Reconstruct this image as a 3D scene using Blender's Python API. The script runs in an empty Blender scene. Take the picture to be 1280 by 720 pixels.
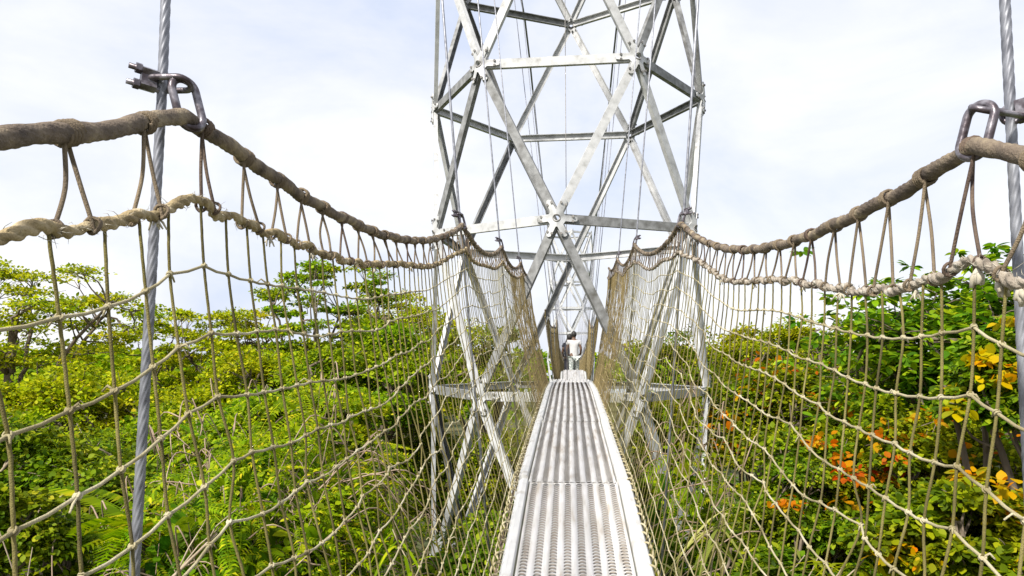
import bpy, bmesh, math
import numpy as np
from mathutils import Vector, Matrix

rng = np.random.default_rng(11)
sc = bpy.context.scene
COL = sc.collection
GROUND = -9.4

# ------------------------------------------------------------------ helpers
def rad(d): return math.radians(d)

class MB:
    """collects geometry and links it as ONE mesh object"""
    def __init__(s): s.V = []; s.F = []; s.n = 0
    def add(s, V, *Fs):
        V = np.asarray(V, float).reshape(-1, 3)
        s.V.append(V)
        for F in Fs:
            F = np.asarray(F, int)
            if F.size: s.F.append(F + s.n)
        s.n += len(V)
    def mesh(s, name, mat, smooth=True):
        me = bpy.data.meshes.new(name)
        V = np.concatenate(s.V)
        nl = sum(F.size for F in s.F); nf = sum(len(F) for F in s.F)
        me.vertices.add(len(V)); me.vertices.foreach_set('co', V.ravel())
        me.loops.add(nl); me.polygons.add(nf)
        me.loops.foreach_set('vertex_index', np.concatenate([F.ravel() for F in s.F]))
        tot = np.concatenate([np.full(len(F), F.shape[1]) for F in s.F])
        st = np.concatenate([[0], np.cumsum(tot)[:-1]])
        me.polygons.foreach_set('loop_start', st)
        me.polygons.foreach_set('use_smooth', np.full(nf, smooth))
        me.update(calc_edges=True); me.validate()
        me.materials.append(mat)
        return me
    def build(s, name, mat, parent=None, smooth=True):
        o = bpy.data.objects.new(name, s.mesh(name, mat, smooth))
        COL.objects.link(o)
        if parent: o.parent = parent
        return o

def tag(o, label=None, cat=None, group=None, kind=None):
    if label: o['label'] = label
    if cat: o['category'] = cat
    if group: o['group'] = group
    if kind: o['kind'] = kind
    return o

def empty(name, loc=(0, 0, 0)):
    o = bpy.data.objects.new(name, None); COL.objects.link(o)
    o.location = loc; o.empty_display_size = .2
    return o

def nrm(a): return a / (np.linalg.norm(a, axis=-1, keepdims=True) + 1e-12)

def frames(P, up=None):
    T = np.gradient(P, axis=0); T = nrm(T)
    n = len(P); U = np.zeros_like(P)
    u = np.array([0, 0, 1.0]) if up is None else np.array(up, float)
    if abs(T[0] @ u) > .95: u = np.array([1.0, 0, 0])
    u = u - T[0] * (T[0] @ u); u /= np.linalg.norm(u)
    for i in range(n):
        u = u - T[i] * (T[i] @ u); u /= np.linalg.norm(u) + 1e-12
        U[i] = u
    return T, U, np.cross(T, U)

def sweep(P, r, n=6, lobes=0, amp=0., pitch=.1, closed=False):
    """a tube along P; lobes > 0 twists strands round it"""
    P = np.asarray(P, float); m = len(P)
    T, U, W = frames(P)
    r = np.broadcast_to(np.asarray(r, float), (m,))[:, None]
    th = np.linspace(0, 2 * np.pi, n, endpoint=False)[None, :]
    R = np.repeat(r, n, 1)
    if lobes:
        s = np.concatenate([[0], np.cumsum(np.linalg.norm(np.diff(P, axis=0), axis=1))])[:, None]
        ph = th * lobes - s / pitch * 2 * np.pi * lobes
        R = R * (1 - amp + amp * 2 * np.abs(np.cos(ph / 2)))
    V = P[:, None, :] + R[..., None] * (np.cos(th)[..., None] * U[:, None, :] + np.sin(th)[..., None] * W[:, None, :])
    i = np.arange(m - (0 if closed else 1))[:, None]; j = np.arange(n)[None, :]
    i2 = (i + 1) % m; j2 = (j + 1) % n
    Q = np.stack([i * n + j, i * n + j2, i2 * n + j2, i2 * n + j], -1).reshape(-1, 4)
    V = V.reshape(-1, 3)
    if closed: return V, Q
    V = np.concatenate([V, P[:1], P[-1:]])
    k = np.arange(n); k2 = (k + 1) % n; b = (m - 1) * n
    T1 = np.stack([k2, k, np.full(n, m * n)], -1); T2 = np.stack([b + k, b + k2, np.full(n, m * n + 1)], -1)
    return V, Q, np.concatenate([T1, T2])

def resample(P, step):
    P = np.asarray(P, float)
    s = np.concatenate([[0], np.cumsum(np.linalg.norm(np.diff(P, axis=0), axis=1))])
    t = np.linspace(0, s[-1], max(2, int(s[-1] / step) + 1))
    return np.stack([np.interp(t, s, P[:, k]) for k in range(3)], -1)

def smooth_path(P, n=8):
    """Catmull-Rom"""
    P = np.asarray(P, float); Q = np.concatenate([[2 * P[0] - P[1]], P, [2 * P[-1] - P[-2]]])
    out = []
    for i in range(1, len(Q) - 2):
        t = np.linspace(0, 1, n, endpoint=False)[:, None]
        a, b, c, d = Q[i - 1], Q[i], Q[i + 1], Q[i + 2]
        out.append(.5 * (2 * b + (c - a) * t + (2 * a - 5 * b + 4 * c - d) * t * t + (3 * b - a - 3 * c + d) * t ** 3))
    out.append(P[-1:]); return np.concatenate(out)

def prism(poly, A, ax, ua, va):
    """extrude 2D polygon (u,v) at A along vector ax; ua, va are its axes"""
    poly = np.asarray(poly, float); n = len(poly)
    b = np.asarray(A) + poly[:, :1] * ua + poly[:, 1:] * va
    V = np.concatenate([b, b + ax])
    k = np.arange(n); k2 = (k + 1) % n
    Q = np.stack([k, k2, k2 + n, k + n], -1)
    return V, Q, np.array([k[::-1]]), np.array([k + n])

def box(c, sx, sy, sz):
    x, y, z = sx / 2, sy / 2, sz / 2
    V = np.array([[-x, -y, -z], [x, -y, -z], [x, y, -z], [-x, y, -z], [-x, -y, z], [x, -y, z], [x, y, z], [-x, y, z]]) + np.asarray(c)
    return V, np.array([[0, 3, 2, 1], [4, 5, 6, 7], [0, 1, 5, 4], [1, 2, 6, 5], [2, 3, 7, 6], [3, 0, 4, 7]])

_bm = bmesh.new(); bmesh.ops.create_icosphere(_bm, subdivisions=1, radius=1)
ICO_V = np.array([v.co[:] for v in _bm.verts]); ICO_F = np.array([[v.index for v in f.verts] for f in _bm.faces]); _bm.free()
_bm = bmesh.new(); bmesh.ops.create_icosphere(_bm, subdivisions=3, radius=1)
BALL_V = np.array([v.co[:] for v in _bm.verts]); BALL_F = np.array([[v.index for v in f.verts] for f in _bm.faces]); _bm.free()

# ------------------------------------------------------------------ materials
def mat(name):
    m = bpy.data.materials.new(name); m.use_nodes = True
    nt = m.node_tree; b = nt.nodes['Principled BSDF']
    return m, nt, b

def noisy(name, cols, scale=8., detail=6, rough=.7, metal=0., bump=0., bscale=60., stretch=None, pos=None, spec=.4):
    m, nt, b = mat(name); N = nt.nodes.new; L = nt.links.new
    tc = N('ShaderNodeTexCoord'); src = tc.outputs['Object']
    if stretch:
        mp = N('ShaderNodeMapping'); mp.inputs['Scale'].default_value = stretch; L(src, mp.inputs[0]); src = mp.outputs[0]
    no = N('ShaderNodeTexNoise'); no.inputs['Scale'].default_value = scale; no.inputs['Detail'].default_value = detail
    L(src, no.inputs['Vector'])
    cr = N('ShaderNodeValToRGB'); L(no.outputs['Fac'], cr.inputs[0])
    e = cr.color_ramp.elements
    pos = pos or list(np.linspace(.3, .7, len(cols)))
    while len(e) < len(cols): e.new(.5)
    for k, (p, c) in enumerate(zip(pos, cols)): e[k].position = p; e[k].color = (*c, 1)
    L(cr.outputs[0], b.inputs['Base Color'])
    b.inputs['Roughness'].default_value = rough; b.inputs['Metallic'].default_value = metal
    b.inputs['Specular IOR Level'].default_value = spec
    if bump:
        n2 = N('ShaderNodeTexNoise'); n2.inputs['Scale'].default_value = bscale; n2.inputs['Detail'].default_value = 4
        L(src, n2.inputs['Vector'])
        bp = N('ShaderNodeBump'); bp.inputs['Strength'].default_value = bump; bp.inputs['Distance'].default_value = .01
        L(n2.outputs['Fac'], bp.inputs['Height']); L(bp.outputs[0], b.inputs['Normal'])
    return m

def leafmat(name, cols, trans=.5, rough=.55):
    m, nt, b = mat(name); N = nt.nodes.new; L = nt.links.new
    g = N('ShaderNodeNewGeometry'); cr = N('ShaderNodeValToRGB'); cr.color_ramp.interpolation = 'LINEAR'
    L(g.outputs['Random Per Island'], cr.inputs[0])
    e = cr.color_ramp.elements
    while len(e) < len(cols): e.new(.5)
    for k, c in enumerate(cols): e[k].position = c[3]; e[k].color = (*c[:3], 1)
    # patches of older and younger leaves
    tc = N('ShaderNodeTexCoord'); no = N('ShaderNodeTexNoise'); no.inputs['Scale'].default_value = .9; no.inputs['Detail'].default_value = 3
    L(tc.outputs['Object'], no.inputs['Vector'])
    hs = N('ShaderNodeHueSaturation'); hs.inputs['Saturation'].default_value = 1.02; hs.inputs['Value'].default_value = 1.16; L(cr.outputs[0], hs.inputs['Color'])
    mr = N('ShaderNodeMapRange'); mr.inputs['From Min'].default_value = .3; mr.inputs['From Max'].default_value = .7
    mr.inputs['To Min'].default_value = .465; mr.inputs['To Max'].default_value = .53
    L(no.outputs['Fac'], mr.inputs[0]); L(mr.outputs[0], hs.inputs['Hue'])
    L(hs.outputs[0], b.inputs['Base Color']); b.inputs['Roughness'].default_value = rough
    b.inputs['Specular IOR Level'].default_value = .12
    t = N('ShaderNodeBsdfTranslucent'); L(hs.outputs[0], t.inputs['Color'])
    mx = N('ShaderNodeMixShader'); mx.inputs[0].default_value = trans
    L(b.outputs[0], mx.inputs[1]); L(t.outputs[0], mx.inputs[2])
    L(mx.outputs[0], nt.nodes['Material Output'].inputs['Surface'])
    return m

M = {}
M['rope_top'] = noisy('handrail_rope', [(.06, .045, .036), (.145, .112, .082), (.29, .235, .155)], 22, 8, .85, 0, .5, 260, pos=[.3, .5, .7])
M['rope_wrap'] = noisy('wrapping_cord', [(.055, .036, .03), (.14, .10, .07)], 30, 5, .85, 0, .4, 300)
M['loop'] = noisy('loop_cord', [(.10, .075, .052), (.22, .17, .11)], 14, 5, .85, 0, .5, 400)
M['border'] = noisy('border_rope', [(.12, .09, .05), (.31, .24, .13), (.48, .41, .28)], 26, 6, .9, 0, .5, 300, pos=[.3, .5, .72])
M['border_pale'] = noisy('pale_border_rope', [(.11, .09, .07), (.29, .25, .20), (.46, .43, .38)], 26, 6, .9, 0, .5, 300, pos=[.3, .5, .7])
M['tuft'] = noisy('frayed_ends', [(.34, .30, .22), (.50, .47, .40)], 40, 5, .95)
M['vcord'] = noisy('vertical_cord', [(.06, .050, .016), (.125, .105, .030), (.21, .18, .062)], 7, 5, .85, 0, .4, 500, pos=[.3, .5, .7])
M['hcord'] = noisy('horizontal_cord', [(.17, .14, .065), (.32, .28, .165), (.46, .42, .30)], 9, 5, .85, 0, .4, 500, pos=[.3, .5, .7])
M['oldnet'] = noisy('old_net', [(.20, .15, .065), (.33, .27, .13)], 3, 4, .9)
M['oldnet_dark'] = noisy('old_net_dark', [(.10, .075, .03), (.19, .145, .06)], 3, 4, .9)
M['steel'] = noisy('steel_cable', [(.12, .123, .145), (.29, .30, .335)], 30, 5, .42, .4, 0)
M['shackle'] = noisy('shackle_steel', [(.035, .022, .024), (.095, .082, .095), (.22, .21, .235)], 40, 6, .35, .45, .1, 90, pos=[.3, .5, .62])
M['galv'] = noisy('galvanised_steel', [(.24, .235, .225), (.39, .395, .40), (.50, .505, .515)], 8, 12, .6, .1, .15, 120, pos=[.24, .42, .66])
M['galv_dark'] = noisy('weathered_steel', [(.095, .092, .085), (.175, .178, .18), (.27, .275, .28)], 8, 12, .65, .1, .15, 120, pos=[.26, .46, .68])
M['bolt'] = noisy('bolt_steel', [(.12, .11, .1), (.3, .29, .28)], 30, 4, .5, .4)
M['alu'] = noisy('aluminium_plank', [(.34, .29, .24), (.48, .465, .445), (.57, .56, .555)], 6, 13, .5, .15, .08, 140, pos=[.27, .43, .60], stretch=(4, .5, 1))
M['rail'] = noisy('white_rail', [(.34, .32, .29), (.52, .52, .515)], 7, 10, .55, .05, .06, 100, pos=[.25, .45])
M['slot_tone'] = noisy('slot_backing_tone', [(.30, .26, .22), (.43, .40, .37)], 9, 6, .7, .1)  # grey-brown for the added backing sheet, sets how dark the louvre slots look
M['bark'] = noisy('bark', [(.07, .05, .035), (.19, .15, .11)], 9, 8, .9, 0, .8, 30, stretch=(1, 1, .3))
M['palebark'] = noisy('pale_bark', [(.20, .15, .10), (.42, .35, .26)], 9, 8, .9, 0, .6, 30, stretch=(1, 1, .3))
M['vine'] = noisy('dry_vine', [(.17, .115, .08), (.36, .27, .20)], 5, 6, .9)
M['twig'] = noisy('bare_twig', [(.10, .07, .05), (.22, .17, .13)], 5, 6, .9)
M['ground'] = noisy('forest_floor', [(.035, .05, .015), (.07, .08, .03), (.10, .075, .04)], .4, 8, .95)
M['concrete'] = noisy('concrete', [(.25, .24, .22), (.4, .39, .37)], 6, 7, .85)

def mat_water():
    m, nt, b = mat('lagoon_water')
    b.inputs['Base Color'].default_value = (.16, .2, .22, 1); b.inputs['Roughness'].default_value = .12
    no = nt.nodes.new('ShaderNodeTexNoise'); no.inputs['Scale'].default_value = .4
    bp = nt.nodes.new('ShaderNodeBump'); bp.inputs['Strength'].default_value = .2
    nt.links.new(no.outputs['Fac'], bp.inputs['Height']); nt.links.new(bp.outputs[0], b.inputs['Normal'])
    return m
M['water'] = mat_water()
# leaf colours: (r, g, b, share)
M['lf_yellow'] = leafmat('yellow_green_leaves', [(0.071, 0.114, 0.0034, 0), (0.198, 0.253, 0.0059, 0.35), (0.349, 0.391, 0.0101, 0.75), (0.538, 0.538, 0.0252, 1)])
M['lf_bright'] = leafmat('bright_green_leaves', [(0.041, 0.089, 0.0034, 0), (0.135, 0.222, 0.0059, 0.4), (0.263, 0.362, 0.0101, 0.8), (0.445, 0.491, 0.0252, 1)])
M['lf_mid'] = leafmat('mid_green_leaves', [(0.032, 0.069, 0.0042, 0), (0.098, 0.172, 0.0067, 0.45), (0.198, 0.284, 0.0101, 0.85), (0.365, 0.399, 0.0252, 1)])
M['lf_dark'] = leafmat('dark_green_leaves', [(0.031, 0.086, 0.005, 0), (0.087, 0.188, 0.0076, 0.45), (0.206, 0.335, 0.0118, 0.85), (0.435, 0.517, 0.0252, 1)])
M['lf_olive'] = leafmat('olive_leaves', [(0.046, 0.073, 0.0042, 0), (0.129, 0.186, 0.0059, 0.45), (0.271, 0.316, 0.0101, 0.85), (0.45, 0.443, 0.0252, 1)])
M['lf_orange'] = leafmat('orange_leaves', [(.36, .085, .008, 0), (.46, .17, .009, .45), (.48, .26, .012, .8), (.46, .34, .02, 1)])
M['lf_gold'] = leafmat('golden_leaves', [(.20, .23, .012, 0), (.42, .34, .010, .5), (.52, .34, .010, .85), (.56, .20, .008, 1)])
M['lf_grey'] = leafmat('grey_green_leaves', [(0.093, 0.128, 0.024, 0), (0.248, 0.284, 0.054, 0.5), (0.465, 0.454, 0.144, 0.85), (0.651, 0.596, 0.288, 1)])
M['lf_fern'] = leafmat('fern_leaves', [(0.055, 0.111, 0.0034, 0), (0.152, 0.246, 0.0059, 0.45), (0.286, 0.38, 0.0101, 0.85), (0.554, 0.492, 0.0252, 1)])

# ------------------------------------------------------------------ camera, sky, sun
F_PX = 950.0
pitch = math.atan(80 / F_PX); yaw = math.atan(72 / F_PX * math.cos(pitch))
cam = bpy.data.cameras.new('camera'); co = bpy.data.objects.new('camera', cam); COL.objects.link(co)
cam.sensor_width = 36; cam.lens = 36 * F_PX / 1280; cam.clip_start = .05; cam.clip_end = 8000
co.rotation_euler = (math.pi / 2 + pitch, 0, yaw); sc.camera = co
_f = np.array([-math.sin(yaw) * math.cos(pitch), math.cos(yaw) * math.cos(pitch), math.sin(pitch)])
_r = np.array([math.cos(yaw), math.sin(yaw), 0]); _u = np.cross(_r, _f)
def at(px, py, Y):
    v = _f * F_PX + _r * (px - 640) + _u * (360 - py); return v * Y / v[1]

SUN_EL, SUN_AZ = 44., 212.            # azimuth of the sun clockwise from +Y: behind the viewer, a little to the left
sd = Vector((math.sin(rad(SUN_AZ)) * math.cos(rad(SUN_EL)), math.cos(rad(SUN_AZ)) * math.cos(rad(SUN_EL)), math.sin(rad(SUN_EL))))
w = bpy.data.worlds.new('World'); sc.world = w; w.use_nodes = True
nt = w.node_tree; N = nt.nodes.new; L = nt.links.new
bg = nt.nodes['Background']
sky = N('ShaderNodeTexSky'); sky.sky_type = 'NISHITA'; sky.sun_disc = False
sky.sun_elevation = rad(SUN_EL); sky.sun_rotation = rad(SUN_AZ); sky.air_density = 1.; sky.dust_density = 2.
tc = N('ShaderNodeTexCoord'); mp = N('ShaderNodeMapping'); mp.inputs['Scale'].default_value = (1, 1, 1.9); mp.inputs['Location'].default_value = (.3, .2, .1)
L(tc.outputs['Generated'], mp.inputs[0])
n1 = N('ShaderNodeTexNoise'); n1.inputs['Scale'].default_value = 2.6; n1.inputs['Detail'].default_value = 9; n1.inputs['Roughness'].default_value = .58; n1.inputs['Distortion'].default_value = .3
L(mp.outputs[0], n1.inputs['Vector'])
cr = N('ShaderNodeValToRGB'); e = cr.color_ramp.elements
CL = .485 / .1                          # cloud radiance before the background strength
e[0].position = .33; e[0].color = (.70, .77, .94, 1); e[1].position = .66; e[1].color = (1.03, 1.03, 1.05, 1)
m_ = e.new(.48); m_.color = (.86, .89, .985, 1)
L(n1.outputs['Fac'], cr.inputs[0])
mul = N('ShaderNodeMix'); mul.data_type = 'RGBA'; mul.blend_type = 'MULTIPLY'; mul.inputs['Factor'].default_value = 1
L(cr.outputs[0], mul.inputs['A']); mul.inputs['B'].default_value = (CL, CL, CL, 1)
mx = N('ShaderNodeMix'); mx.data_type = 'RGBA'; mx.inputs['Factor'].default_value = .93
L(sky.outputs[0], mx.inputs['A']); L(mul.outputs['Result'], mx.inputs['B'])
L(mx.outputs['Result'], bg.inputs['Color']); bg.inputs['Strength'].default_value = .1
sun = bpy.data.lights.new('sun', 'SUN'); so = bpy.data.objects.new('sun', sun); COL.objects.link(so)
sun.energy = 3.6; sun.angle = rad(5); sun.color = (1., .95, .86)
so.rotation_euler = sd.to_track_quat('Z', 'Y').to_euler(); so.location = (-10, -20, 40)
vs = sc.view_settings; vs.view_transform = 'Standard'; vs.look = 'None'; vs.gamma = 1; vs.exposure = 1.15; vs.use_curve_mapping = False
sc.cycles.max_bounces = 8; sc.cycles.transparent_max_bounces = 8

# ------------------------------------------------------------------ bridge lines
HANGS = {-1: [-1.7, 1.26, 4.72, 7.5, 10.5, 12.9], 1: [-1.7, 1.275, 4.58, 7.8, 10.6, 12.9]}   # where the hanger cables hold the handrail
ZL = [.12, .415, .80, 1.05, 1.24, 1.34]
ZR = [.02, .34, .77, 1.10, 1.30, 1.42]
SAG = [.245, .155, .13, .14, .09]
SX = .67
def rope_z(y, side):
    Z = ZL if side < 0 else ZR; HANG = HANGS[side]
    y = np.asarray(y, float); out = np.interp(y, HANG, Z)
    for k in range(5):
        a, b = HANG[k], HANG[k + 1]; t = (y - a) / (b - a); ok = (t >= 0) & (t <= 1)
        s = SAG[k] * (1.08 if side > 0 else 1)
        out = out - np.where(ok, 4 * s * t * (1 - t), 0)
    return out
def gap(y, side):
    y = np.asarray(y, float); g = np.full_like(y, .12)
    c = np.minimum.reduce([np.abs(y - h) for h in HANGS[side]])
    g = .115 + .045 * np.exp(-(c / .5) ** 2) + .012 * np.sin(y * 4.1 + side)
    if side < 0: g = g - .03 * np.exp(-((y - .8) / .25) ** 2)
    if side > 0: g = g + .04 * np.exp(-((y - 1.6) / .7) ** 2)
    return g
DY = [-2., -1.05, 1.95, 4.95, 7.5, 10.5, 12.85]
DZ = [-1.62, -1.54, -1.27, -.84, -.69, -.545, -.53]
def deck_z(y): return np.interp(y, DY, DZ)
DX = .015
def border_x(y, side): return side * (SX - .015) + .006 * np.sin(np.asarray(y) * 3.3 + side)

# ------------------------------------------------------------------ handrail ropes and nets of the near span
def near_net(side):
    word = 'left' if side < 0 else 'right'
    # handrail rope
    y = np.concatenate([np.arange(-.5, 4.2, .006), np.arange(4.2, 12.95, .02)])
    z = rope_z(y, side)
    P = np.stack([side * SX + .004 * np.sin(y * 9), y, z + .003 * np.sin(y * 23)], -1)
    r = .0138 + .0006 * np.sin(y * 41) + .0006 * np.sin(y * 97 + 1)
    mb = MB(); mb.add(*sweep(P, r, 36, 9, .055, .19))
    hr = mb.build('handrail_rope', M['rope_top'])
    tag(hr, f'thick brown sheathed handrail rope of the near bridge span, on the {word} side', 'rope', 'handrail ropes of the near span')
    net = empty('rope_net', (0, 0, 0))
    tag(net, f'beige knotted rope safety net with twisted top border on the {word} of the near span', 'net', 'safety nets of the near span')
    bmat = M['border'] if side < 0 else M['border_pale']
    yb = np.concatenate([np.arange(-.5, 5.2, .0045), np.arange(5.2, 12.95, .012)])
    zb = rope_z(yb, side) - gap(yb, side)
    lump = .004 * np.sin(yb * 31) + .003 * np.sin(yb * 57 + 2)
    PB = np.stack([border_x(yb, side) + lump * .6, yb, zb + lump], -1)
    rb = .0076 + .0009 * np.sin(yb * 38) + .0007 * np.sin(yb * 83)
    mb = MB(); mb.add(*sweep(PB, rb, 18, 3, .30, .075))
    mb.build('border_rope', bmat, net)
    # loose fibres standing off the ropes
    fb = MB()
    for q in range(420):
        yy = .55 + 3.2 * rng.uniform() ** 1.5; a = rng.uniform(0, 6.28); r0 = .0085
        c0 = np.array([float(border_x(yy, side)), yy, float(rope_z(yy, side) - gap(yy, side))]) + r0 * np.array([math.cos(a), 0, math.sin(a)])
        d = np.array([math.cos(a), rng.normal(0, 1.2), math.sin(a)]) * rng.uniform(.002, .005); d2 = d + rng.normal(0, .003, 3)
        fb.add(*sweep([c0, c0 + d, c0 + d + d2], [.0006, .0005, .0002], 3))
    fo = fb.build('loose_fibre', M['tuft'], net); fo['kind'] = 'stuff'
    # frayed ends
    spots = [1.14, 1.2, 1.255, 1.48, 1.9, 2.2, 2.75, 3.3] if side > 0 else [1.15, 1.62, 1.9, 2.5, 3.1]
    for q, yy in enumerate(spots):
        big = side > 0 and yy < 1.3
        tf = MB()
        for s in range(7):
            c0 = np.array([border_x(yy, side), yy, rope_z(yy, side) - gap(yy, side) - .008])
            d = np.array([rng.normal(0, .007), rng.normal(0, .008), -(.03 if big else .02) * rng.uniform(.6, 1.2)])
            rr = .0055 if big else .0022
            tf.add(*sweep([c0, c0 + d * .5 + rng.normal(0, .002, 3), c0 + d], [rr * .7, rr, rr * .6], 6))
        tf.build('frayed_end', M['tuft'], net)
    # suspension loops: wrapped ring on the handrail, two legs down to the border rope
    yl = [.42]
    while yl[-1] < 12.6: yl.append(yl[-1] + (.172 if yl[-1] < 5 else .16) + rng.normal(0, .008))
    for k, yy in enumerate(yl[:98]):
        near = yy < 4
        mb = MB(); c = np.array([side * SX, yy, float(rope_z(yy, side))])
        dzt = float(rope_z(yy + .05, side) - rope_z(yy - .05, side)) / .1
        T = nrm(np.array([0, 1, dzt])); U = np.array([1., 0, 0]); W = np.cross(T, U)
        turns = 3 if k % 3 else 4; a = np.linspace(0, turns * 2 * np.pi, turns * (14 if near else 7))
        wid = .0072 * turns; R = .0160
        H = c + (a / a[-1] - .5)[:, None] * wid * T + R * (np.cos(a)[:, None] * U + np.sin(a)[:, None] * W)
        mb.add(*sweep(H, .0034, 6 if near else 4))
        sk = rng.normal(0, .008)
        if side < 0: tops = (-.013, .013); bots = (-.032 + sk, .030 + sk)
        else: tops = (-.013, .013); bots = (.040 + sk, -.036 + sk)
        if k % 4 == 1 and side < 0: bots = (.004 + sk, .030 + sk)
        for q in (0, 1):
            yb_ = yy + bots[q]
            b_ = np.array([float(border_x(yb_, side)), yb_, float(rope_z(yb_, side) - gap(yb_, side))])
            t_ = c + T * tops[q] + np.array([0, 0, -.016]); xo = (.006 if q else -.006)
            t_[0] += xo * side; b_[0] += xo
            mid = (t_ + b_) / 2 + np.array([rng.normal(0, .003), rng.normal(0, .004), 0])
            pts = smooth_path([t_ + [0, 0, .012], t_, mid, b_, b_ - [0, 0, .012]], 5)
            mb.add(*sweep(pts, .0032, 7 if near else 5, 0))
            # turn of the leg round the border rope
            aa = np.linspace(0, 2 * np.pi, 12 if near else 7, endpoint=False)
            ring = b_ + np.stack([.0108 * np.cos(aa), .003 * np.sin(aa * 2), .0108 * np.sin(aa)], -1)
            mb.add(*sweep(ring, .0029, 6 if near else 4, closed=True))
        mb.build('hanging_loop', M['loop'] if not (k % 5 == 0) else M['rope_wrap'], net)
    # the mesh itself: nodes[col][row]
    yc = [-.3]
    while yc[-1] < 12.75: yc.append(yc[-1] + (.094 if yc[-1] < 6 else .072) + rng.normal(0, .006))
    yc = np.array(yc); nc = len(yc); NR = 15
    t = np.linspace(0, 1, NR)
    zb = rope_z(yc, side) - gap(yc, side); zd = deck_z(yc) - .01
    xb = border_x(yc, side); xd = DX + side * .362
    jit = rng.normal(0, 1, (nc, NR)); 
    for _ in range(2): jit[1:-1] = .25 * jit[:-2] + .5 * jit[1:-1] + .25 * jit[2:]
    tt = np.clip(t[None] + jit * .016 * np.sin(np.pi * t)[None], 0, 1)
    X = xb[:, None] + (xd - xb)[:, None] * tt ** 1.35
    Z = zb[:, None] + (zd - zb)[:, None] * tt
    Y = yc[:, None] + rng.normal(0, .008, (nc, NR)) + .03 * np.sin(yc * 1.7 + side)[:, None] * np.sin(np.pi * t)[None]
    X += rng.normal(0, .005, (nc, NR)) * np.sin(np.pi * t)[None]
    G = np.stack([X, Y, Z], -1)
    near_first = 0; stuff = MB()
    for c in range(nc):
        P = G[c]; y0 = yc[c]
        if y0 < 4.2:
            P = resample(smooth_path(P, 4), .012)
            g = sweep(P, .0023, 8, 3, .22, .022)
        else:
            g = sweep(smooth_path(P, 3), .0021, 5)
        if c < 99:
            mb = MB(); mb.add(*g); mb.build('vertical_cord', M['vcord'], net)
        else: stuff.add(*sweep(smooth_path(P, 3), .0029, 4))
    so_ = stuff.build('vertical_cord', M['oldnet_dark'], net); so_['kind'] = 'stuff'; so_['label'] = 'mass of farther vertical cords where they crowd together'
    for r_ in range(1, NR):
        P = G[:, r_].copy(); P[:, 2] += 0
        # slack between knots
        Q = np.empty((2 * nc - 1, 3)); Q[::2] = P; Q[1::2] = (P[:-1] + P[1:]) / 2 - np.array([0, 0, .003])
        mb = MB(); kq = 2 * int(np.searchsorted(yc, 8.6)); mb.add(*sweep(Q[:kq + 1], .0026, 7))
        for c in range(nc):
            if yc[c] < 7.5:
                s = .0046 * rng.uniform(.85, 1.15)
                mb.add(ICO_V * [s, s * 1.15, s * rng.uniform(.8, 1.2)] + P[c], ICO_F)
                if yc[c] < 3.2:
                    tl = nrm(np.array([rng.normal(0, .3), 1., rng.choice([-.8, .8])])); aa = np.linspace(0, 2 * np.pi, 10, endpoint=False)
                    ka = nrm(np.cross(tl, [1., 0, 0])); kb = np.cross(tl, ka)
                    for q in (-.0021, .0021):
                        mb.add(*sweep(P[c] + tl * q + .0044 * (np.cos(aa)[:, None] * ka + np.sin(aa)[:, None] * kb), .0016, 5, closed=True))
                    if rng.uniform() < .45:
                        e_ = rng.normal(0, .010, 3); mb.add(*sweep([P[c], P[c] + e_ * .6, P[c] + e_ * [1, 1, .6] - [0, 0, .008]], [.0022, .0019, .0015], 5))
        o = mb.build('horizontal_cord', M['hcord'], net)
        mb = MB(); mb.add(*sweep(Q[kq:], .0029, 5)); mb.build('old_cord', M['oldnet'], o)
    return net
near_net(-1); near_net(1)

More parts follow.
